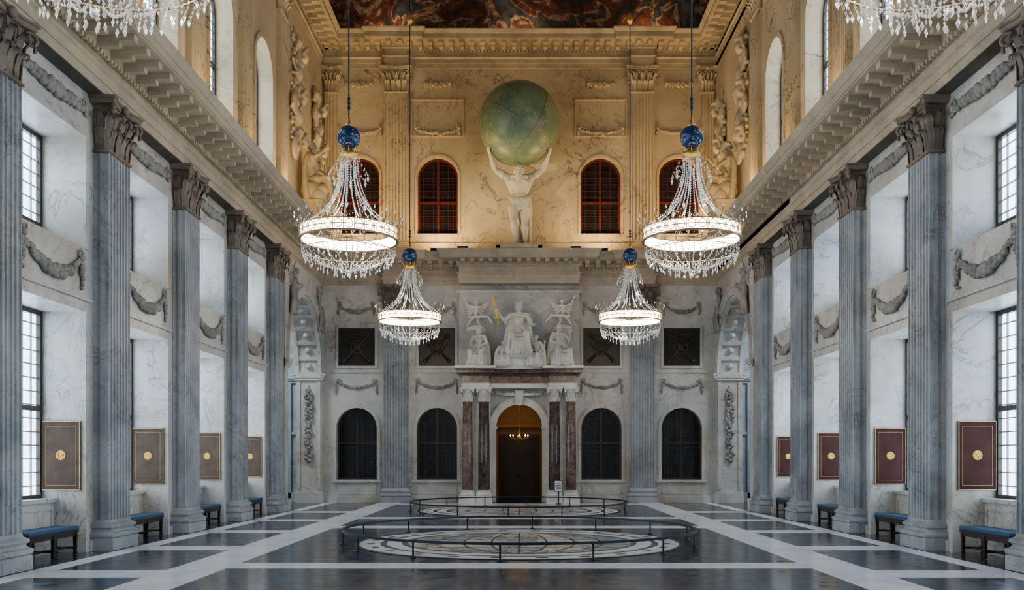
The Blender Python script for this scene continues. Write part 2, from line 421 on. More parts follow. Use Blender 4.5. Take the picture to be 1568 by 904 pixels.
# ------------------------------------------------------------------ BACK WALL
b=B()
lowW=[-7.11,-3.6,3.6,7.11]; hw=.885
ops=[]
for x in lowW: ops+=[(x-hw,x+hw,1.0,4.14,True),(x-.8,x+.8,5.97,7.63,False)]
ops.append((-1.14,1.14,0,4.43,True))
wall_open(b,-9.7,9.7,0,ENTZ,ops,mpB,0,.6)
upW=[-7.0,-3.57,3.57,7.0]
wall_open(b,-9.2,9.2,ENTZ,20.8,[(x-hw,x+hw,11.77,15.14,True) for x in upW],mpB,0,.6,1)
for x in lowW:
    arch_band(b,x,4.14-hw,hw,.14,mpB,-.05,0,0,1.0,16)
    b.box(x-1.1,x+1.1,-.1,0,.88,1.0,0,mpB)
    b.box(x-.85,x+.85,-.03,0,.35,.78,0,mpB)
    for (a,c,d,e) in ((x-.9,x-.8,5.87,7.73),(x+.8,x+.9,5.87,7.73),(x-.8,x+.8,5.87,5.97),(x-.8,x+.8,7.63,7.73)): b.box(a,c,-.05,0,d,e,0,mpB)
    b.box(x-1.15,x+1.15,-.05,0,5.68,5.76,0,mpB)
for x in upW:
    arch_band(b,x,15.14-hw,hw,.1,mpB,-.04,0,1,11.77,16)
    if abs(x)<5:
        for z in (17.6,16.0): b.box(x-1.15,x+1.15,-.05,0,z,z+.05,1,mpB)
        for xx in (x-1.15,x+1.1): b.box(xx,xx+.05,-.05,0,16.05,17.6,1,mpB)
b.box(-1.0,1.0,-.12,0,10.8,15.4,1,mpB)
b.box(-2.6,2.6,-.25,0,5.9,9.1,0,mpB); b.box(-2.7,2.7,-.32,0,9.1,9.25,0,mpB)
b.make('wall_back',[WALL,UPW])
b=B(); 
for (a,c) in ((-8.55,-6.05),(-4.7,-2.75),(2.75,4.7),(6.05,8.55)): b.box(a,c,-.1,0,0.002,.25,0,mpB); b.box(a,c,-.07,0,.25,.32,0,mpB)
b.make('baseboard_back',[WALL])
b=B()
N=24; ax=8.7; rz=4.2; z0=20.35
pts=[(-ax*math.cos(PI*k/N),z0+rz*math.sin(PI*k/N)) for k in range(N+1)]
for k in range(N):
    p,q=pts[k],pts[k+1]
    b.prism([p,q,(q[0]*1.03,q[1]+.3),(p[0]*1.03,p[1]+.3)],-3,40.6,lambda u,t,v:(u,t,v),0,False)
    b.prism([p,q,(q[0],z0-.01),(p[0],z0-.01)],39.9,40.3,lambda u,t,v:(u,t,v),0)
    b.prism([p,q,(q[0],z0-.01),(p[0],z0-.01)],-3.2,-3,lambda u,t,v:(u,t,v),0)
b.make('ceiling',[FRESCO])
b=B(); b.box(-8.4,8.4,-.30,-.1,20.36,20.5,0,mpB); tn+=1; b.make('trim_%d'%tn,[GREL],(0,0,0))
b=B(); b.box(-10,10,-3.3,-3,0,21.2,0); b.make('wall_front',[WALL])

# ------------------------------------------------------------------ windows
def win_mesh(w,z0,z1,arched,frame,pane,grid,gx,gz,transoms=(),mull=True,leadr=.012):
    b=B(); h=z1-z0; mp=lambda u,t,v:(u,t,v)
    r=w/2; sp=z1-r if arched else z1
    def top(u): return sp+math.sqrt(max(0,r*r-u*u)) if arched else z1
    poly=[(-r,z0),(r,z0)]+([(r*math.cos(PI*k/16),sp+r*math.sin(PI*k/16)) for k in range(0,17)] if arched else [(r,z1),(-r,z1)])
    b.prism(poly,.03,.06,mp,0)
    fw=.09
    b.box(-r,-r+fw,-.06,.03,z0,sp,1); b.box(r-fw,r,-.06,.03,z0,sp,1); b.box(-r,r,-.06,.03,z0,z0+fw,1)
    if arched: arch_band(b,0,sp,r-fw,fw,mp,-.06,.03,1,None,16)
    else: b.box(-r,r,-.06,.03,z1-fw,z1,1)
    if mull: b.box(-.05,.05,-.05,.03,z0,top(0),1)
    for t in transoms: b.box(-r,r,-.06,.03,t-.05,t+.05,1)
    n=int(w/gx)
    for i in range(1,n):
        u=-r+w*i/n; b.box(u-leadr,u+leadr,-.005,.03,z0,top(u)-.02,2)
    n=int(h/gz)
    for i in range(1,n):
        z=z0+h*i/n; hw_=math.sqrt(max(0,r*r-(z-sp)**2)) if z>sp else r
        b.box(-hw_+.02,hw_-.02,-.005,.03,z-leadr,z+leadr,2)
    return b.mesh('window',[pane,frame,grid])
W1=win_mesh(2.6,1.1,4.95,False,WFRAME,PANE,LEAD,.29,.27,(2.95,))
W2=win_mesh(2.6,6.66,8.55,False,WFRAME,PANE,LEAD,.29,.27)
W3=win_mesh(2.0,11.6,16.0,True,WFRAME,PANE,LEAD,.29,.27,(13.6,))
def win(me,loc,rot):
    global wn; wn+=1; return place(me,'window_%d'%wn,loc,rot)
for s,rot in SIDES:
    for c in BAYS:
        win(W1,(s*9.86,c,0),rot); win(W2,(s*9.86,c,0),rot); win(W3,(s*9.12,c,0),rot)
DL=win_mesh(1.77,1.0,4.14,True,WFRAME,DGLASS,plain('grey_leading',(.04,.045,.05),.6),.15,.15,(2.6,),True,.005)
DU=win_mesh(1.77,11.77,15.14,True,REDF,DGLASS,REDF,.22,.26,(13.2,),True,.009)
for x in lowW: win(DL,(x,40.3,0),0)
for x in upW: win(DU,(x,40.35,0),0)

# ------------------------------------------------------------------ pilasters
def fluted(w,p,n,d=.05,arc=5):
    pts=[]
    def run(p0,p1,inn,k):
        L=math.hypot(p1[0]-p0[0],p1[1]-p0[1]); ux,uy=(p1[0]-p0[0])/L,(p1[1]-p0[1])/L; pt=L/k; f=pt*.74
        for i in range(k):
            c=(i+.5)*pt; 
            for j in range(arc+1):
                a=PI*j/arc; s=c-f/2*math.cos(a); q=d*math.sin(a)
                pts.append((p0[0]+ux*s+inn[0]*q,p0[1]+uy*s+inn[1]*q))
    pts.append((-w/2,.0)); 
    if p>.3: run((-w/2,0),(-w/2,-p),(1,0),2)
    pts.append((-w/2,-p)); run((-w/2,-p),(w/2,-p),(0,1),n); pts.append((w/2,-p))
    if p>.3: run((w/2,-p),(w/2,0),(-1,0),2)
    pts.append((w/2,.0)); return pts
def leaf(b,base,out,tan,h,w,m=0,curl=1.0):
    base=Vector(base);out=Vector(out);tan=Vector(tan);up=Vector((0,0,1))
    prof=[(0,.02,.7),(.2,.05,1.0),(.42,.07,.95),(.6,.12,1.05),(.8,.22,.9),(.94,.38,.8),(.98,.52,.6),(.88,.62,.4),(.76,.60,.15)]
    vs=[];fs=[]
    for k,(z,o,ww) in enumerate(prof):
        zig=1.0 if k%2==0 else .72
        for j,t in enumerate((-1,-.5,0,.5,1)):
            bulge=(.0,-.05,.09,-.05,.0)[j]
            vs.append(base+up*(z*h)+out*(o*h*.62*curl+bulge*h*.6+.02)+tan*(t*w/2*ww*zig))
    for k in range(len(prof)-1):
        for j in range(4): fs.append((k*5+j,k*5+j+1,(k+1)*5+j+1,(k+1)*5+j))
    b.add(vs,fs,m,True)
def capital(b,w,p,z0,h,m):
    b.stack(-w/2,w/2,-p,0.0,[(-.02,z0),(.03,z0+.02),(.03,z0+.07),(-.05,z0+.09),(-.06,z0+h*.6),(-.03,z0+h*.80),(.04,z0+h*.87)],m)
    def ring(o,z):
        x=w/2+o; y=p+o; return [(-x,0,z),(-x,-y,z),(-x+.12,-y,z),(-x*.5,-y+.08,z),(0,-y+.11,z),(x*.5,-y+.08,z),(x-.12,-y,z),(x,-y,z),(x,0,z)]
    b.rings([ring(.15,z0+h*.88),(ring(.18,z0+h*.90)),ring(.18,z0+h*.95),ring(.22,z0+h*.96),ring(.22,z0+h)],m)
    zz=z0+.08
    for k in range(4):
        x=-w/2+(k+.5)*w/4; leaf(b,(x,-p+.04,zz),(0,-1,0),(1,0,0),h*.40,w/4*.92,m,1.2)
    for k in range(3):
        x=-w/2+(k+.5)*w/3; leaf(b,(x,-p+.05,zz+.03),(0,-1,0),(1,0,0),h*.66,w/4*.98,m,.9)
    for sx in (-1,1):
        leaf(b,(sx*(w/2-.04),-p*.5,zz),(sx,0,0),(0,1,0),h*.40,p*.8,m,1.1); leaf(b,(sx*(w/2-.04),-p*.45,zz+.03),(sx,0,0),(0,1,0),h*.66,p*.7,m,.8)
        dg=Vector((sx*.7,-.7,0)).normalized(); leaf(b,(sx*(w/2-.05),-p+.05,zz),dg,(-dg.y,dg.x,0),h*.66,.24,m,.9)
        pts=[Vector((sx*w*.18,-p+.0,z0+h*.45)),Vector((sx*w*.34,-p-.06,z0+h*.70))]
        c=Vector((sx*w/2,-p,z0+h*.75))+dg*.14
        for i in range(15):
            a=PI*.6-i*.62; rr=.13*(1-i/17); pts.append(c+dg*(math.cos(a)*rr)+Vector((0,0,1))*math.sin(a)*rr)
        b.tube(pts,[.02,.035]+[.042-.0012*i for i in range(15)],6,m)
        c=Vector((sx*w*.13,-p-.06,z0+h*.76)); pts=[Vector((sx*w*.25,-p+.02,z0+h*.45))]
        for i in range(11):
            a=i*.62; rr=.085*(1-i/13); pts.append(c+Vector((sx*math.cos(a)*rr,0,math.sin(a)*rr)))
        b.tube(pts,.026,6,m)
    b.sph((0,-p-.12,z0+h*.93),(.10,.08,.10),8,6,m)
BASEP=[(.13,0.006),(.13,.26),(.10,.26),(.13,.29),(.14,.33),(.13,.37),(.08,.39),(.05,.43),(.06,.46),(.09,.48),(.09,.53),(.05,.56),(.02,.58),(.0,.64)]
def pil_mesh(w,p,z0,zc,h,n,m0,m1):
    b=B()
    b.stack(-w/2,w/2,-p,0.0,[(o,z0+z) for o,z in BASEP],0)
    F=fluted(w,p,n)
    b.rings([[(x,y,z) for x,y in F] for z in (z0+.6,zc)],0,False,False)
    capital(b,w,p,zc,h,1)
    return b.mesh('fluted_pilaster',[m0,m1],True)
PL=pil_mesh(1.02,.35,0,8.35,1.15,7,PIL,CAPM)
PBK=pil_mesh(1.08,.22,0,8.35,1.15,9,PIL,CAPM)
PUP=pil_mesh(.98,.2,10.8,17.85,1.15,7,UPW,UPC)
PUS=pil_mesh(.98,.15,10.8,17.85,1.15,7,UPW,UPC)
PCO=pil_mesh(.55,.15,10.8,17.85,1.15,4,UPW,UPC)
for s,rot in SIDES:
    for y in PY:
        place(PL,'fluted_pilaster',(s*XW,y,0),rot); 
        place(PUS,'upper_fluted_pilaster',(s*8.6,y,0),rot)
    place(PBK,'fluted_pilaster',(s*5.37,40,0)); place(PUP,'upper_fluted_pilaster',(s*5.37,40,0))
    place(PCO,'upper_fluted_pilaster',(s*8.2,40,0))

# ------------------------------------------------------------------ garlands
def garland(L,sag,r,drop=.5,dens=1.0,seed=1,name='carved_garland',mat=None):
    rnd=random.Random(seed); b=B()
    n=int(L/(r*.55)*dens)
    for i in range(n+1):
        t=i/n; x=-L/2+L*t; z=-sag*4*t*(1-t); th=.55+.6*math.sin(PI*t)
        for k in range(3):
            rr=r*rnd.uniform(.45,.75)*th
            b.sph((x+rnd.uniform(-.4,.4)*r,-rr*.8,z+rnd.uniform(-.6,.6)*r*th),(rr,rr*.8,rr),6,4)
    for sx in (-1,1):
        b.tube([(sx*L/2,-.03,.02),(sx*(L/2+.05),-.06,.12),(sx*(L/2-.08),-.07,.18),(sx*(L/2-.12),-.05,.08),(sx*L/2,-.04,0)],.025,6)
        b.sph((sx*L/2,-.06,.02),(r*.7,.06,r*.7),8,5)
        m=int(drop/(r*.6))
        for i in range(m):
            t=i/max(1,m-1); rr=r*(.75-.45*abs(t-.4)); b.sph((sx*(L/2+.03)+rnd.uniform(-.3,.3)*r,-rr*.6,-.08-t*drop),(rr*.8,rr*.6,rr*.8),6,4)
            b.sph((sx*(L/2+.03)+rnd.uniform(-.8,.8)*r,-rr*.5,-.1-t*drop),(rr*.6,rr*.5,rr*.7),6,4)
    return b.mesh(name,[mat or RELIEF])
G1=garland(2.2,.45,.12,.5,1.1,1); G2=garland(2.5,.05,.13,.14,1,2); G3=garland(1.7,.22,.07,.4,1,3); G4=garland(1.5,.28,.08,.3,1,4)
G5=garland(1.9,.2,.09,.25,1,5,mat=UPC); G6=garland(1.1,.04,.12,.1,1.2,6,mat=UPC)
for s,rot in SIDES:
    for c in BAYS:
        place(G1,'carved_garland',(s*XW,c,6.0),rot); place(G2,'carved_garland',(s*XW,c,9.1),rot)
for x in lowW:
    place(G3,'carved_garland',(x,39.99,5.25)); place(G4,'carved_garland',(x,39.99,8.6))
for x in upW:
    place(G5,'carved_garland',(x,39.99,16.35)); place(G6,'carved_garland',(x,39.99,18.3))
def drop_mesh(h,w,seed,mat):
    rnd=random.Random(seed); b=B(); n=int(h/.09)
    for i in range(n):
        z=-i*.09; k=w*(.5+.4*abs(math.sin(i*.55)))
        for j in range(3):
            rr=rnd.uniform(.05,.09); b.sph((rnd.uniform(-k,k)*.6,-rr*.8,z),(rr,rr*.8,rr*1.1),6,4)
    b.tube([(0,-.03,.2),(0,-.03,-h)],.03,6)
    return b.mesh('carved_drop_relief',[mat])
DR=drop_mesh(3.2,.3,3,RELIEF)
for s,rot in SIDES:
    place(DR,'carved_drop_relief',(s*9.13,39.7,4.9))

# ------------------------------------------------------------------ figures
def head(b,c,f,u,H,beard=False,hair=1,female=False):
    c=Vector(c); f=Vector(f).normalized(); u=Vector(u); u=(u-f*u.dot(f)).normalized(); s=f.cross(u)
    P=lambda a,d,e:c+s*(a*H)+f*(d*H)+u*(e*H)
    bs=(s,f,u)
    b.sph(P(0,-.04,.1),(.36*H,.43*H,.40*H),16,12,0,bs)
    b.sph(P(0,.08,-.18),(.26*H,.30*H,.30*H),14,10,0,bs)
    b.cap(P(-.22,.30,.06),P(.22,.30,.06),.075*H,.075*H)
    b.cap(P(0,.36,.05),P(0,.46,-.12),.045*H,.075*H)
    for q in (-1,1):
        b.sph(P(q*.19,.27,-.14),.10*H,8,6); b.sph(P(q*.14,.31,-.02),.055*H,8,6)
        b.sph(P(q*.37,-.02,-.02),(.05*H,.09*H,.13*H),8,6,0,bs)
    b.cap(P(-.09,.37,-.26),P(.09,.37,-.26),.035*H,.035*H); b.cap(P(-.07,.36,-.33),P(.07,.36,-.33),.04*H,.04*H)
    b.sph(P(0,.32,-.42),.10*H,8,6)
    rnd=random.Random(3)
    if beard:
        for i in range(14):
            a=rnd.uniform(-1,1); b.cap(P(a*.24,.26-abs(a)*.2,-.36),P(a*.17,.30-abs(a)*.15,-.48-rnd.uniform(0,.12)),.08*H,.055*H,8)
    if hair:
        for i in range(34):
            a=rnd.uniform(0,2*PI); e=rnd.uniform(.1,1); 
            y=-.05+.4*math.cos(a)*math.sqrt(1-e*e*.8); x=.37*math.sin(a)*math.sqrt(1-e*e*.7)
            if y>.2 and e<.5: continue
            b.sph(P(x,y,.1+.38*e),rnd.uniform(.08,.13)*H,7,5)
    if female:
        for q in (-1,1):
            b.cap(P(q*.3,-.15,.1),P(q*.28,-.25,-.45),.13*H,.09*H,8)
        b.sph(P(0,-.5,.05),.18*H,8,6)
def hand(b,w,d,n,H,curl=.5,side=1):
    w=Vector(w);d=Vector(d).normalized();n=Vector(n);n=(n-d*n.dot(d)).normalized(); s=d.cross(n)*side
    b.sph(w+d*.2*H,(.17*H,.085*H,.24*H),12,8,0,(s,n,d))
    L=(.30,.34,.32,.25)
    for i in range(4):
        o=w+d*.36*H+s*((1.5-i)*.105*H)
        d1=(d*math.cos(curl*.5)+n*math.sin(curl*.5)+s*((1.5-i)*.14)).normalized()
        d2=(d*math.cos(curl*1.2)+n*math.sin(curl*1.2)+s*((1.5-i)*.1)).normalized()
        d3=(d*math.cos(curl*1.9)+n*math.sin(curl*1.9)).normalized()
        l=L[i]*H; p1=o+d1*l*.5; p2=p1+d2*l*.36; p3=p2+d3*l*.28
        b.chain([o,p1,p2,p3],[.048*H,.044*H,.04*H,.034*H],8)
    t0=w+d*.1*H+s*.11*H; t1=t0+(d*.5+s*.8+n*.25).normalized()*.17*H; t2=t1+(d*.8+s*.35+n*.4).normalized()*.16*H
    b.chain([t0,t1,t2],[.065*H,.055*H,.042*H],8)
def limb(b,a,k,e,ra,rk,re,bulge=1.15):
    a,k,e=Vector(a),Vector(k),Vector(e)
    m1=a.lerp(k,.4); m2=k.lerp(e,.3)
    b.chain([a,m1,k],[ra,ra*bulge*.95,rk]); b.chain([k,m2,e],[rk,rk*bulge,re])
def foot(b,an,d,H):
    an=Vector(an); d=Vector(d).normalized(); s=d.cross(Vector((0,0,1)))
    z=Vector((0,0,-1))
    b.chain([an+z*.02*H-d*.12*H,an+d*.3*H+z*.1*H,an+d*.62*H+z*.2*H],[.15*H,.14*H,.09*H])
    b.sph(an-d*.16*H+z*.18*H,.12*H,8,6)
    for i in range(5):
        o=an+d*.6*H+z*.23*H+s*((i-2)*.075*H); b.cap(o,o+d*(.2-.03*abs(i-1))*H,.055*H if i!=0 else .07*H,.04*H,8)
def human(b,J,H,bare=True,female=False,beard=False,ff=(0,-1,0),fu=(0,0,1),curl=(.5,.5),palm=((0,-1,0),(0,-1,0)),muscle=1,feet=True,bulk=1.0):
    V={k:Vector(v) for k,v in J.items()}
    sh=(V['shL']+V['shR'])/2; K=bulk
    b.sph(V['pelvis'],(.52*H*K,.38*H*K,.40*H),14,10)
    b.cap(V['pelvis'],V['belly'],.42*H*K,.38*H*K,16)
    b.sph(V['chest'],(.62*H*K,.40*H*K,.54*H),18,14)
    b.cap(V['belly'],V['chest'],.39*H*K,.48*H*K,16)
    b.cap(V['shL'],V['shR'],.24*H,.24*H,12)
    b.cap(sh,V['neck'],.24*H,.21*H); b.cap(V['neck'],V['head'],.2*H,.2*H)
    for q,sx in (('L',-1),('R',1)):
        b.cap(V['sh'+q],V['neck'],.2*H,.16*H)
        b.sph(V['sh'+q],.28*H*K,10,8)
        ch=V['chest']
        b.sph(ch+Vector((sx*.27*H*K,-.27*H*K,.14*H)),(.30*H*K,.20*H*K if not female else .26*H,.22*H),14,10)
        limb(b,V['sh'+q],V['el'+q],V['wr'+q],.2*H*muscle,.15*H*muscle,.10*H,1.2*muscle)
        dd=V['wr'+q]-V['el'+q]; hand(b,V['wr'+q],dd,palm[0 if q=='L' else 1],H,curl[0 if q=='L' else 1],-sx)
        b.sph(V['hip'+q],.33*H*K,10,8)
        limb(b,V['hip'+q],V['kn'+q],V['an'+q],.32*H*K,.20*H*K,.125*H,1.08*K)
        b.sph(V['kn'+q]+Vector((0,-.06*H,0)),.18*H*K,8,6)
        if feet: foot(b,V['an'+q],(V.get('toe'+q) or Vector((0,-1,0))),H)
    if bare:
        for k in range(3):
            t=.30+.22*k; c=V['pelvis'].lerp(V['chest'],t)
            for sx in (-1,1): b.sph(c+Vector((sx*.13*H,-.34*H*K,0)),(.13*H,.10*H,.11*H),10,8)
    head(b,V['head'],ff,fu,H,beard,1,female)
def sculpt(b,name,mat,vox,loc=(0,0,0),rot=0,sm=2,parent=None,scale=None):
    me=b.mesh(name,[mat],False); o=place(me,name,loc,rot,parent,scale)
    r=o.modifiers.new('remesh','REMESH'); r.mode='VOXEL'; r.voxel_size=vox; r.use_smooth_shade=True
    s=o.modifiers.new('smooth','SMOOTH'); s.factor=.5; s.iterations=sm
    return o

AY=38.95; AZ=10.95
atl=empty('atlas_statue',(0,AY,AZ))
b=B(); H=.54
J=dict(pelvis=(.05,.0,2.0),belly=(.03,-.05,2.30),chest=(0,-.14,2.62),neck=(0,-.40,2.90),head=(-.02,-.80,2.92),
 shL=(-.50,-.22,2.90),shR=(.50,-.22,2.90),elL=(-1.0,-.40,3.14),elR=(.98,-.42,3.12),wrL=(-1.22,-.88,3.64),wrR=(1.22,-.86,3.60),
 hipL=(-.20,0,1.90),hipR=(.27,0,1.93),knL=(-.26,-.24,1.08),knR=(.22,-.12,1.06),anL=(-.08,.05,.16),anR=(.27,-.02,.16),toeL=(-.25,-1,0),toeR=(.2,-1,0))
human(b,J,H,True,False,True,(0,-.96,-.25),(0,-.25,.96),(.6,.6),((.75,.3,.5),(-.75,.3,.5)),1.22,True,1.26)
for q in (-1,1):
    b.cap((q*.40,-.12,2.72),(q*.26,-.06,2.35),.18,.15)
for i in range(8):
    a=i/7; b.cap((-.30+.68*a,-.26-.05*math.sin(PI*a),1.98-.08*math.sin(PI*a)),(-.22+.5*a,-.30,1.72-.18*math.sin(a*PI)-.05*(i%2)),.075,.05,8)
b.chain([(-.38,-.08,2.06),(-.2,-.27,1.98),(.1,-.31,1.95),(.40,-.12,2.06)],[.07,.07,.08,.07])
b.chain([(.40,-.02,2.02),(.46,.1,1.5),(.42,.14,.7),(.44,.14,.1)],[.10,.12,.10,.12])
sculpt(b,'figure',ATL,.016,parent=atl,sm=2)
b=B(); b.sph((0,0,0),1.70,64,40,0)
gm=b.make('celestial_globe',[GLOBE],(0,-.70,4.99),0,atl)
b=B(); 
for ax_ in range(3):
    pts=[]
    for i in range(65):
        a=2*PI*i/64; v=[(math.cos(a),math.sin(a),0),(math.cos(a),0,math.sin(a)),(0,math.cos(a),math.sin(a))][ax_]; pts.append(Vector(v)*1.705)
    b.tube(pts,.014,6)
g=b.make('globe_bands',[BRASS],(0,-.70,4.99),0,atl); g.rotation_euler=(.5,.4,.6)
b=B(); b.box(-.8,.8,-.6,.6,-.145,.0); b.make('plinth',[UPW],(0,0,0),0,atl)
b=B(); b.tube([(0.1,.45,-.1),(.05,.6,1.5),(0,.3,2.6)],[.3,.32,.25],10); b.make('support',[UPW],(0,0,0),0,atl)

def seated(name,loc,H,rot=0,arms=None,female=True,lean=0,ff=(0,-1,0),vox=None,mat=STAT,seed=1,cloak=True,mirror=1,crown=False):
    rnd=random.Random(seed); b=B(); h=H
    A=dict(elL=(-1.45,-.35,3.75),elR=(1.45,-.35,3.75),wrL=(-1.2,-1.4,3.1),wrR=(1.2,-1.4,3.1))
    if arms: A.update(arms)
    J=dict(pelvis=(0,0,2.25),belly=(0,-.05+lean*.3,3.0),chest=(0,-.1+lean*.7,3.85),neck=(0,-.08+lean,4.75),head=(0,-.12+lean*1.15,5.35),
     shL=(-.82,-.05+lean,4.45),shR=(.82,-.05+lean,4.45),hipL=(-.38,-.1,2.15),hipR=(.38,-.1,2.15),knL=(-.72,-1.8,2.35),knR=(.78,-1.95,2.25),anL=(-.6,-1.85,.4),anR=(.75,-2.2,.4),**A)
    J={k:tuple(c*h for c in v) for k,v in J.items()}
    human(b,J,h,False,female,not female,ff,bulk=1.12)
    S=lambda x,y,z:Vector((x*h,y*h,z*h))
    # solid drapery mass under the lap
    b.cap(S(-.55,-1.35,1.0),S(.6,-1.45,1.0),.78*h,.78*h,14); b.cap(S(-.7,-1.0,.45),S(.7,-1.0,.45),.9*h,.9*h,14)
    b.cap(S(-.4,-.2,1.1),S(.4,-.2,1.1),1.05*h,1.05*h,14); b.cap(S(-.35,-.6,2.1),S(.4,-.8,2.05),.5*h,.5*h,12)
    for i in range(7):     # folds falling from the knees, deepest between the legs
        t=i/6; x=-1.05+2.15*t; mid=math.sin(PI*t)**2
        ky=2.3-.75*mid; kyy=-2.0+.35*mid
        b.chain([S(x*.8,-1.2,2.25-.2*mid),S(x*.95,kyy,ky),S(x*1.0+rnd.uniform(-.06,.06),kyy-.12,1.2),S(x*1.15,-2.2-.2*rnd.random(),.1)],[.24*h,.22*h,.17*h,.2*h],8)
    for i in range(5):     # swags of cloth across the lap between the knees
        z=2.2-.34*i; b.chain([S(-.85,-1.85,z+.1),S(-.3,-2.02+.05*i,z-.22),S(.3,-2.05+.05*i,z-.26),S(.9,-1.95,z+.05)],[.12*h,.11*h,.11*h,.12*h],8)
    if cloak:
        for sx in (-1,1):
            for i in range(4):
                x=sx*(.45+.17*i)
                b.chain([S(x,.15+lean,4.5-.1*i),S(x*1.25,.3,3.2),S(x*1.5,.2,1.7),S(x*1.6,.0,.2)],[.2*h,.24*h,.28*h,.32*h],8)
            e=Vector(J['elL' if sx<0 else 'elR']); sh_=Vector(J['shL' if sx<0 else 'shR'])
            b.cap(sh_,sh_.lerp(e,.8),.33*h,.28*h,10); b.cap(sh_.lerp(e,.75),sh_.lerp(e,.75)+S(0,.05,-.55),.24*h,.14*h,8)
        b.chain([S(-.7,-.28+lean,4.35),S(-.15,-.50+lean*.6,3.85),S(.4,-.5+lean*.4,3.2),S(.75,-.35,2.6)],[.13*h,.13*h,.14*h,.2*h],8)
        b.chain([S(-.62,-.4+lean*.6,3.1),S(0,-.52+lean*.5,2.95),S(.6,-.38+lean*.5,3.05)],[.09*h,.1*h,.09*h],8)
    if crown:
        for i in range(9):
            a=2*PI*i/9; b.cap((.34*h*math.sin(a),(-.12+lean*1.15)*h-.34*h*math.cos(a),5.72*h),(.38*h*math.sin(a),(-.12+lean*1.15)*h-.38*h*math.cos(a),5.95*h),.09*h,.06*h,8)
    if seed%2==0: b.chain([Vector(J['wrR']),Vector(J['wrR'])+Vector((.1*h,-.1*h,.7*h))],[.1*h,.16*h],8)
    return sculpt(b,name,mat,vox or H*.034,loc,rot,1,None,(mirror,1,1) if mirror!=1 else None)
TZ=5.86
seated('statue_of_justice',(-.02,39.2,6.35),.385,0,dict(elL=(-1.7,-.3,3.9),wrL=(-2.3,-.9,4.6),elR=(1.4,-.5,3.6),wrR=(1.6,-1.5,3.2)),seed=1,crown=True)
seated('seated_allegorical_statue',(-1.68,39.25,TZ),.285,-.35,dict(elL=(-1.3,-.8,3.5),wrL=(-.5,-1.4,4.1),elR=(1.3,-.6,3.5),wrR=(.6,-1.5,3.0)),ff=(.4,-1,-.2),lean=-.35,seed=2)
seated('seated_allegorical_statue',(1.68,39.25,TZ),.31,.35,dict(elL=(-1.4,-.5,3.5),wrL=(-.8,-1.5,3.1),elR=(1.6,-.3,3.8),wrR=(1.3,-1.0,4.6)),female=False,ff=(-.4,-1,0),lean=-.1,seed=3)
seated('crouching_statue',(-.78,38.98,TZ),.18,.5,dict(elL=(-1.6,-.6,3.3),wrL=(-1.9,-1.6,2.4)),female=False,ff=(.2,-1,-.5),lean=-.8,seed=5)
seated('crouching_statue',(.80,38.98,TZ),.22,-.5,dict(elR=(1.6,-.6,3.6),wrR=(2.1,-1.2,4.3)),female=False,ff=(-.3,-1,-.2),lean=-.6,seed=7)
def putto(name,loc,rot,mirror=1):
    b=B(); H=.2
    J=dict(pelvis=(0,0,.55),belly=(0,-.04,.68),chest=(.02,-.06,.82),neck=(.03,-.08,.98),head=(.03,-.12,1.12),shL=(-.15,-.06,.94),shR=(.19,-.06,.94),
      elL=(-.36,-.1,1.05),elR=(.38,-.12,.85),wrL=(-.46,-.18,1.25),wrR=(.5,-.2,1.02),hipL=(-.09,0,.5),hipR=(.09,0,.5),knL=(-.22,-.25,.35),knR=(.12,-.2,.22),anL=(-.38,-.1,.1),anR=(.3,-.02,.02))
    human(b,J,H,True,False,False,(.2,-1,-.3))
    for q in (-1,1):
        for i in range(6):
            b.cap((q*.08,.05,.9-.03*i),(q*(.48-.03*i),.14,1.15-.12*i),.05,.035,8)
    b.chain([(-.3,.05,.0),(0,.05,.06),(.3,.05,0)],[.12,.14,.12]); b.chain([(-.3,-.1,.5),(.1,-.2,.5),(.5,-.02,.55),(.7,.0,.3)],[.05,.08,.07,.05])
    return sculpt(b,name,STAT,.012,loc,rot,1,None,(mirror,1,1))
putto('winged_putto_statue',(-1.88,39.5,7.52),0); putto('winged_putto_statue',(1.88,39.5,7.57),0,-1)
b=B()
b.stack(-.75,.75,38.9,39.74,[(.06,5.85),(.06,5.92),(0,5.95),(0,6.3),(.05,6.32),(.05,6.36)]) 
arch_band(b,0,7.6,.0,1.0,mpB,-.34,-.255,1,6.0,24)  # flat grey slab for a niche, its shade put into the colour
b.box(-.5,.5,-.55,-.35,6.36,8.2,0,mpB)
for sx in (-1,1): b.stack(sx*1.88-.4,sx*1.88+.4,39.55,39.74,[(-.2,7.2),(0,7.4),(.05,7.45),(.05,7.5)])
b.make('sculpture_throne',[STAT,GALW])
b=B()
b.rings([[(-.98,38.75,7.9),(-.88,38.75,7.9),(-.88,38.79,7.9),(-.98,38.79,7.9)],[(-1.18,38.7,8.85),(-1.10,38.7,8.85),(-1.10,38.73,8.85),(-1.18,38.73,8.85)]])
b.box(-1.06,-.8,38.74,38.80,7.86,7.92); b.tube([(-.9,38.77,7.66),(-.93,38.77,7.9)],.03,8); b.sph((-.9,38.77,7.64),.05,8,6)
b.make('golden_sword',[plain('bright_gilding',(.95,.55,.06),.5,.1)])
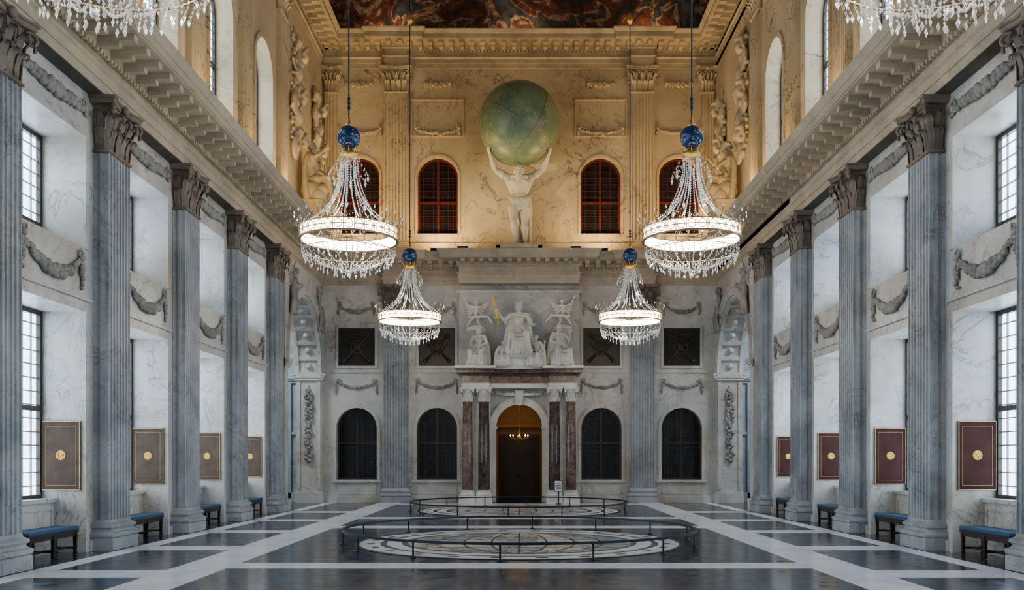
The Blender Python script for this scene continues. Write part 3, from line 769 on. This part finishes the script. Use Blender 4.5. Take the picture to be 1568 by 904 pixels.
def trophy(seed):
    rnd=random.Random(seed); b=B()
    for i in range(11):
        z=.3+i*.42; sx=rnd.choice((-1,1)); x=sx*rnd.uniform(.15,.55)
        t=i%4
        if t==0:
            b.sph((x,-.12,z),(.38,.14,.46),14,8); b.sph((x,-.24,z),(.12,.10,.14),8,6)
            b.tube([(x+.34*math.cos(2*PI*k/16),-.16,z+.42*math.sin(2*PI*k/16)) for k in range(17)],.04,6)
        elif t==1:
            b.sph((x,-.25,z),(.22,.22,.25),12,8); b.chain([(x-.2,-.3,z+.05),(x,-.4,z+.32),(x+.25,-.25,z+.25),(x+.35,-.2,z-.1)],[.05,.08,.08,.04])
            b.cap((x-.2,-.3,z-.15),(x+.2,-.3,z-.15),.06,.06)
        elif t==2:
            for k in range(5): b.chain([(x+.1*k-.2,-.1,z+.25),(x+.16*k-.35,-.2-.05*(k%2),z-.05),(x+.2*k-.4,-.12,z-.35)],[.07,.09,.06],8)
        else:
            b.chain([(-.75,-.12,z-.25),(.75,-.14,z+.3)],[.05,.05]); b.chain([(.7,-.12,z-.3),(-.75,-.14,z+.28)],[.05,.05])
            b.sph((0,-.18,z),(.25,.18,.3),10,8)
        for k in range(6): b.sph((rnd.uniform(-.7,.7),-.07,z+rnd.uniform(-.2,.2)),rnd.uniform(.06,.13),7,5)
    b.box(-.12,.12,-.08,.0,0,5.0)
    return b
for s in (1,-1):
    b=B(); b.stack(-.75,.75,-.6,.35,[(.05,0),(.05,.12),(0,.15),(0,.85),(.06,.9),(.06,1.0)])
    b.make('statue_pedestal',[UPC],(s*8.2,35.9,10.89),-s*PI/2)
    seated('seated_allegorical_statue',(s*8.2,35.9,11.9),.42,-s*PI/2,dict(elL=(-1.5,-.6,3.9),wrL=(-1.2,-1.5,4.6)),seed=11+s,mat=UPC,female=(s>0))
    b=trophy(4+s); sculpt(b,'trophy_relief',UPC,.028,(s*8.6,38.6,12.6),-s*PI/2,1)
    b=trophy(9+s); sculpt(b,'trophy_relief',UPC,.028,(s*8.6,34.9,13.4),-s*PI/2,1)
    for y,mr in ((34.4,1),(39.1,-1)):
        b=B(); h=.24
        J=dict(pelvis=(0,0,0),belly=(.1,-.02,.18),chest=(.2,-.05,.38),neck=(.3,-.08,.6),head=(.34,-.12,.75),shL=(.08,-.08,.56),shR=(.45,-.08,.52),elL=(-.15,-.12,.75),elR=(.6,-.12,.3),
          wrL=(.0,-.15,1.0),wrR=(.8,-.15,.35),hipL=(-.08,0,-.05),hipR=(.08,0,-.08),knL=(-.1,-.2,-.5),knR=(.15,-.15,-.45),anL=(-.15,-.1,-.95),anR=(.0,-.08,-.9))
        human(b,J,h,False,True,False,(0,-1,0))
        for i in range(7): b.chain([(-.2+.07*i,-.1,.1),(-.35+.1*i,-.16,-.4),(-.4+.1*i,-.1,-.9)],[.07,.07,.06],8)
        for i in range(6): b.cap((.1,.02,.5),(-.55+.04*i,.02,.75-.14*i),.06,.04,8)
        sculpt(b,'spandrel_relief_figure',RELIEF,.02,(s*8.57,y,8.3),-s*PI/2,1,None,(mr*s*-1,1,1))

# ------------------------------------------------------------------ PORTAL
portal=empty('entrance_portal',(0,0,0))
yf=39.15
for sx in (-1,1):
    for x,mat,r in ((1.51,DKM,.25),(2.21,REDM,.23)):
        b=B()
        b.stack(-.36,.36,-.36,.36,[(0,0.006),(0,.3),(-.02,.32),(-.04,.34)],1)
        b.lathe([(r*1.4,.33),(r*1.45,.38),(r*1.4,.43),(r*1.15,.46),(r*1.25,.5),(r*1.25,.54),(r*1.02,.57)],seg=20,m=1)
        b.lathe([(r,.56),(r*1.0,1.8),(r*.96,3.0),(r*.86,4.28),(r*.95,4.3),(r*.95,4.34)],seg=24,m=0)
        b.lathe([(r*.86,4.33),(r*.9,4.6),(r*1.2,4.85)],seg=16,m=1)
        for k in range(8):
            a=2*PI*k/8; d=(math.cos(a),math.sin(a),0); leaf(b,(d[0]*r*.86,d[1]*r*.86,4.36),d,(-d[1],d[0],0),.24,.17,1)
            a+=PI/8; d=(math.cos(a),math.sin(a),0); leaf(b,(d[0]*r*.86,d[1]*r*.86,4.4),d,(-d[1],d[0],0),.4,.15,1)
        for a in (PI/4,3*PI/4,5*PI/4,7*PI/4):
            b.sph((math.cos(a)*r*1.45,math.sin(a)*r*1.45,4.8),.07,8,6,1)
        b.stack(-r*1.25,r*1.25,-r*1.25,r*1.25,[(0,4.85),(.03,4.88),(.03,4.95)],1)
        b.make('column',[mat,STAT],(sx*x,yf,0),0,portal)
    b=B(); b.box(sx*1.86-.62,sx*1.86+.62,39.72,40,0,4.95,0); b.box(sx*1.86-.66,sx*1.86+.66,39.66,40,0,.4,0); b.make('pier',[STAT],(0,0,0),0,portal)
b=B()
def pent(x0,x1,y0):
    b.stack(x0,x1,y0,39.98,[(0,4.95),(0,5.02),(.02,5.02),(.02,5.12),(.05,5.15)],1)
    b.stack(x0,x1,y0,39.98,[(0,5.15),(0,5.45)],0)
    b.stack(x0,x1,y0,39.98,[(.04,5.45),(.08,5.52),(.10,5.54),(.22,5.57),(.22,5.68),(.28,5.74)],2)
    b.stack(x0,x1,y0,39.98,[(.27,5.74),(.3,5.78),(.3,5.85)],1)
pent(-2.45,2.45,39.2)
for sx in (-1,1): pent(sx*1.86-.58,sx*1.86+.58,38.9)
b.make('entablature',[REDM,STAT,DKM],(0,0,0),0,portal)
b=B()
arch_band(b,0,4.43-1.14,1.0,.24,mpB,-.16,.1,0,0.02,24); arch_band(b,0,4.43-1.14,1.24,.06,mpB,-.2,0,0,None,24)
for sx in (-1,1): b.box(sx*1.12-.16,sx*1.12+.16,-.2,.1,3.2,3.32,0,mpB)
b.stack(-.14,.14,39.7,39.98,[(0,4.25),(.04,4.7),(.06,4.9)])
b.make('arch_surround',[STAT],(0,0,0),0,portal)
place(garland(1.9,.0,.07,.1,1,9,mat=STAT),'carved_garland',(0,39.78,4.72),0,portal)
b=B()
wall_open(b,-3,3,0,5.2,[(-.75,.75,0,2.9,False)],lambda u,t,v:(u,44+t,v),0,.3,0)
b.box(-1.2,1.2,44.3,44.4,0,3.2,1)  # unseen box added behind the door to block sky light in the gaps
for sx in (-1,1):
    xs=sorted((sx*1.6,sx*1.8)); b.box(xs[0],xs[1],40.6,44,0,5.0,0)
    xs=sorted((sx*.75,sx*.95)); b.box(xs[0],xs[1],43.9,44,0,2.9,1)
    xs=sorted((sx*1.25,sx*1.45)); b.box(xs[0],xs[1],43.85,44,0,3.4,0)
b.box(-.95,.95,43.9,44,2.9,3.1,1); b.box(-1.5,1.5,43.8,44,3.4,3.6,0)
b.box(-1.8,1.8,40.6,44.3,5.0,5.2,0)
arch_band(b,0,3.6,1.2,.2,lambda u,t,v:(u,43.7+t,v),0,.3,2)
b.make('wall_vestibule',[CREAM,WOOD,GREL])
b=B()
for sx in (-1,1):
    b.box(sx*.375-.37,sx*.375+.37,0,.06,0.01,2.89,0)
    for z0_,z1_ in ((.2,1.1),(1.25,2.1),(2.2,2.75)):
        b.box(sx*.37-.27,sx*.37+.27,-.03,0,z0_,z1_,0)
    b.sph((sx*.06,-.05,1.1),.035,8,6,1)
b.make('door_1',[WOOD,GREL],(0,44.05,0))
b=B(); b.tube([(0,0,5.0),(0,0,3.1)],.015,6,0); b.lathe([(.01,3.3),(.06,3.2),(.03,3.1),(.09,3.0),(.04,2.85),(.02,2.75)],seg=12,m=0)
for k in range(8):
    a=2*PI*k/8; ca,sa=math.cos(a),math.sin(a)
    b.tube([(0,0,2.95),(.2*ca,.2*sa,2.85),(.38*ca,.38*sa,2.92),(.4*ca,.4*sa,3.0)],.016,6,0); b.lathe([(.012,3.0),(.03,3.04),(.0,3.10)],(.4*ca,.4*sa,0),8,1)
b.make('brass_chandelier',[GOLD,BULB],(0,42.3,-.05))

def emblem():
    b=B(); b.box(-.8,.8,.06,.12,0,1.66,0)
    for (a,c,d,e) in ((-.8,-.75,0,1.66),(.75,.8,0,1.66),(-.75,.75,0,.05),(-.75,.75,1.61,1.66)): b.box(a,c,.0,.08,d,e,2)
    for sx in (-1,1):
        b.tube([(sx*.5,.04,.25),(0,.02,.8),(-sx*.45,.04,1.35)],[.07,.05,.06],8,2)
        b.sph((-sx*.48,.03,1.38),(.09,.05,.09),8,6,2); b.sph((sx*.52,.03,.24),(.1,.05,.1),8,6,2)
        for k in range(7): b.tube([(sx*.05,.03,.6),(sx*(.1+.07*k),.02,.45+.1*k)],[.03,.015],6,2)
    pts=[(.28*math.cos(2*PI*i/24),.03,.83+.28*math.sin(2*PI*i/24)) for i in range(25)]; b.tube(pts,.04,6,2); b.sph((0,.03,.83),(.16,.06,.2),10,8,2)
    b.chain([(-.5,.04,1.25),(0,.03,1.4),(.5,.04,1.25)],[.04,.06,.04],8,2)
    return b.mesh('emblem_relief_panel',[DARKROOM,BRASS,GREL])
EM=emblem()
for x in lowW: place(EM,'emblem_relief_panel',(x,40.02,5.97))

# ------------------------------------------------------------------ benches and panels
b=B(); L=1.9
b.box(-L/2,L/2,-.24,.24,.45,.50,0); 
b.stack(-L/2+.02,L/2-.02,-.23,.23,[(0,.50),(.015,.52),(.015,.56),(0,.58)],1)
for x in (-L/2+.08,0,L/2-.08):
    for y in (-.2,.2):
        b.stack(x-.03,x+.03,y-.03,y+.03,[(0,0.006),(.005,.04),(-.005,.08),(0,.3),(.008,.40),(.008,.45)],0)
    b.box(x-.02,x+.02,-.2,.2,.12,.16,0)
b.box(-L/2+.08,L/2-.08,-.02,.02,.12,.16,0); b.box(-L/2+.05,L/2-.05,-.22,-.2,.38,.45,0); b.box(-L/2+.05,L/2-.05,.2,.22,.38,.45,0)
BN=b.mesh('cushioned_bench',[WOOD,CUSH])
def panel(mat):
    b=B(); b.box(-.39,.39,-.02,.02,0,1.42,0)
    for (a,c,d,e) in ((-.39,-.375,0,1.42),(.375,.39,0,1.42),(-.375,.375,0,.015),(-.375,.375,1.405,1.42)): b.box(a,c,-.03,.02,d,e,1)
    for (a,c,d,e) in ((-.31,-.304,.1,1.32),(.304,.31,.1,1.32),(-.304,.304,.1,.106),(-.304,.304,1.314,1.32)): b.box(a,c,-.024,-.02,d,e,1)
    mpf=lambda u,t,v:(u,t,v)
    for k in range(16):
        a=2*PI*k/16; c=Vector((.085*math.cos(a),-.026,.72+.085*math.sin(a))); b.sph(c,(.02,.008,.02),8,5,2)
    pts=[(.06*math.cos(2*PI*i/24),-.026,.72+.06*math.sin(2*PI*i/24)) for i in range(25)]; b.tube(pts,.009,6,2)
    b.sph((0,-.024,.72),(.035,.014,.035),10,6,2)
    b.prism([(.095*math.cos(2*PI*k/24),.72+.095*math.sin(2*PI*k/24)) for k in range(24)],-.0225,-.02,mpf,2)
    return b.mesh('display_panel',[mat,BRASS,MEDAL])
PR,PLf=panel(PANR),panel(PANL)
for s,rot in SIDES:
    for c in BAYS:
        place(BN,'cushioned_bench',(s*(XW+.17),c+.0,0),rot)
        place(PR if s>0 else PLf,'display_panel',(s*9.40,c+1.275,1.28),0)
b=B(); b.stack(-.12,.12,-.1,.1,[(0,0.006),(0,.03),(-.09,.04),(-.09,.6)],0); b.box(-.15,.15,-.05,-.02,.55,.98,1); b.box(-.17,.17,-.02,.0,.53,1.0,0)
for z in (.65,.72,.79,.86): b.box(-.11,.11,-.053,-.05,z,z+.02,0)
b.make('information_sign',[STEEL,PAPER],(1.65,38.45,0))

# ------------------------------------------------------------------ CHANDELIERS
b=B(); R=1.12
b.hoop(R-.03,R-.01,-.12,.12,seg=72,m=0)
for z in (-.135,.12): b.hoop(R-.04,R+.03,z-.012,z+.012,seg=72,m=1)
b.hoop(R-.02,R+.01,-.010,.010,seg=72,m=1)
for k in range(30):
    a=2*PI*k/30; ca,sa=math.cos(a),math.sin(a); c=Vector((R*ca,R*sa,0)); t=Vector((-sa,ca,0))
    pts=[c+t*(.085*math.cos(2*PI*i/12))+Vector((0,0,.1*math.sin(2*PI*i/12))) for i in range(13)]
    b.tube(pts,.011,4,1,False)
    a+=PI/30; ca,sa=math.cos(a),math.sin(a); b.box(-.008,.008,-.008,.008,-.12,.12,1,lambda x,y,z,ca=ca,sa=sa:(R*ca+x,R*sa+y,z))
for k in range(24):
    a=2*PI*k/24; x,y=(R+.03)*math.cos(a),(R+.03)*math.sin(a)
    b.tube([(x,y,.13),(x*1.05,y*1.05,.24),(x*1.08,y*1.08,.36)],[.014,.01,.006],5,1); b.octa((x*1.08,y*1.08,.40),.02,.06,2)
    b.lathe([(.03,.15),(.045,.18),(.02,.19)],(x,y,0),8,1)
for k in range(6):
    a=2*PI*k/6; b.tube([(0,0,-.05),(R*math.cos(a)*.98,R*math.sin(a)*.98,-.02)],.012,5,1)
def strand(P,n,r=.018,h=.027):
    for i in range(n):
        t=i/(n-1)*(len(P)-1); k=min(int(t),len(P)-2); p=P[k].lerp(P[k+1],t-k); b.octa(p,r,h,2)
def curve(f,n=14): return [Vector(f(i/(n-1))) for i in range(n)]
for k in range(12):
    a=2*PI*k/12; ca,sa=math.cos(a),math.sin(a)
    def f(t):
        r=.16+(R-.2)*(t**2.2); z=1.86-1.7*(t**.72); return (r*ca,r*sa,z)
    strand(curve(f),38)
    strand(curve(lambda t:((R-.02)*math.cos(a+2*PI/12*t),(R-.02)*math.sin(a+2*PI/12*t),.34-.6*t*(1-t)*1.0+.0)),9,.015,.022)
for k in range(7):
    a=2*PI*(k+.5)/7; ca,sa=math.cos(a),math.sin(a)
    strand(curve(lambda t:((.2+.30*t*t)*ca,(.2+.30*t*t)*sa,1.72-1.05*t)),20,.020,.031)
    b.octa((.51*ca,.51*sa,.58),.04,.10,2)
    strand(curve(lambda t:((.24+.22*math.sin(PI*t))*math.cos(a+.9*t),(.24+.22*math.sin(PI*t))*math.sin(a+.9*t),1.78-.42*math.sin(PI*t))),12,.018,.026)
    b.octa((.46*math.cos(a+.45),.46*math.sin(a+.45),1.28),.035,.09,2)
b.hoop(R-.06,R-.04,-.40,-.385,seg=72,m=1)
for k in range(24):
    a=2*PI*k/24; ca,sa=math.cos(a),math.sin(a)
    for i in range(3): b.octa(((R-.04)*ca,(R-.04)*sa,-.19-.075*i),.012,.022,2)
for k in range(48):
    a=2*PI*k/48; ca,sa=math.cos(a),math.sin(a); n=2+(k%3)
    for i in range(n): b.octa(((R-.05)*ca*(1-.02*i),(R-.05)*sa*(1-.02*i),-.43-.055*i),.016,.025,2)
    b.octa(((R-.05)*ca*(1-.02*n),(R-.05)*sa*(1-.02*n),-.44-.055*n),.021,.05,2)
for k in range(24):
    a=2*PI*k/24; ca,sa=math.cos(a),math.sin(a)
    strand(curve(lambda t:((R-.08-.78*t)*ca,(R-.08-.78*t)*sa,-.42-.34*math.sin(t*PI/2))),14,.016,.024)
    for j,(rr,zz) in enumerate(((.9,-.53),(.7,-.64),(.5,-.72),(.32,-.76))):
        if (k+j)%2==0:
            for i in range(2): b.octa((rr*ca,rr*sa,zz-.055*i),.016,.025,2)
            b.octa((rr*ca,rr*sa,zz-.16),.022,.05,2)
for k in range(8):
    a=2*PI*k/8
    for i in range(3): b.octa((.15*math.cos(a),.15*math.sin(a),-.78-.05*i),.02,.028,2)
b.sph((0,0,-.94),.045,8,6,2)
b.lathe([(.2,1.80),(.23,1.84),(.2,1.9),(.12,1.95),(.05,2.02)],seg=20,m=3); 
for k in range(10):
    a=2*PI*k/10; b.tube([(.2*math.cos(a),.2*math.sin(a),1.88),(.27*math.cos(a),.27*math.sin(a),2.0)],[.02,.008],5,3)
b.sph((0,0,2.26),.27,24,16,4)
b.lathe([(.08,2.5),(.1,2.54),(.04,2.6),(.03,2.7)],seg=12,m=3)
b.tube([(0,0,2.6),(0,0,16.85)],.018,6,5)
for z in (2.95,3.05,3.15): b.sph((0,0,z),.045,8,6,5)
b.lathe([(.03,10.6),(.11,10.7),(.12,10.8),(.05,10.95),(.03,11.05)],seg=12,m=3)
CH=b.mesh('crystal_chandelier',[RINGL,BRASS,CRYS,GOLD,BALL,STEEL])
for y,x,z in ((8.5,3.95,7.02),(21.2,3.95,7.12),(33.0,3.95,7.0)):
    for s in (-1,1): place(CH,'crystal_chandelier',(s*x+ (0.05 if s>0 else 0),y,z),.13*s)

# ------------------------------------------------------------------ lights
WARM=(1.0,.62,.24)
fb=B(); fb.box(-.22,.22,-.08,.08,.0,.12,0); fb.box(-.2,.2,-.07,.07,.12,.13,1)
FB=fb.mesh('floodlight',[STEEL,LAMPL])
def area(name,loc,rot,e,sx,sy,col,parent=None):
    l=bpy.data.lights.new(name,'AREA'); l.shape='RECTANGLE'; l.size=sx; l.size_y=sy; l.energy=e; l.color=col
    o=bpy.data.objects.new(name,l); COL.objects.link(o); o.location=loc; o.rotation_euler=rot
    if parent: o.parent=parent
    return o
for x,e in ((-7.0,100),(-3.57,105),(-2.4,45),(2.4,45),(3.57,105),(7.0,100)):
    f=place(FB,'floodlight',(x,39.1 if abs(x)>3 else 38.75,LEDGE+.01))
    area('lamp',(0,0,.16),(PI-.10,0,0),e,.4,.14,WARM,f)
for s in (1,-1):
    for y,e in ((10.9,45),(15.3,45),(19.7,45),(24.1,50),(28.5,60),(32.9,150),(37.6,170)):
        f=place(FB,'floodlight',(s*7.75,y,LEDGE+.09),PI/2)
        area('lamp',(0,0,.16),(PI,0,0),e,.4,.14,WARM,f)
def spot(name,loc,target,e,col,ang):
    l=bpy.data.lights.new(name,'SPOT'); l.energy=e; l.color=col; l.spot_size=ang; l.spot_blend=.6; l.shadow_soft_size=.15
    o=bpy.data.objects.new(name,l); COL.objects.link(o); o.location=loc
    o.rotation_euler=(Vector(target)-Vector(loc)).to_track_quat('-Z','Y').to_euler(); return o
spot('ledge_spotlight',(-7.6,31.5,11.2),(0,39,13.6),2600,(1,.78,.48),.5)
spot('ledge_spotlight',(7.6,31.5,11.2),(0,39,13.6),500,(1,.78,.48),.5)
for x in (-5.5,0,5.5): area('fresco_fill',(x,39.35,20.5),(PI-.2,0,0),22,1.5,.1,(1,.75,.45))  # added fill without fixtures, hidden on the cornice to brighten the fresco
for s in (1,-1): area('gallery_fill',(s*12.2,36.5,9.3),(0,0,0),500,2,2,(.85,.93,1))  # added fill under the gallery ceiling, no fixture there
area('vestibule_lamp',(0,42.2,4.9),(0,0,0),22,.6,.6,(1,.6,.25))

w=bpy.data.worlds.new('sky'); scene.world=w; w.use_nodes=True
w.node_tree.nodes['Background'].inputs[0].default_value=(.6,.75,1,1); w.node_tree.nodes['Background'].inputs[1].default_value=.03

cd=bpy.data.cameras.new('camera'); cam=bpy.data.objects.new('camera',cd); COL.objects.link(cam)
cam.location=(0,0,1.94); cam.rotation_euler=(PI/2,0,0)
cd.sensor_width=36; cd.lens=36*1400/1568; cd.shift_x=-11/1568; cd.shift_y=250/1568; cd.clip_end=200
scene.camera=cam
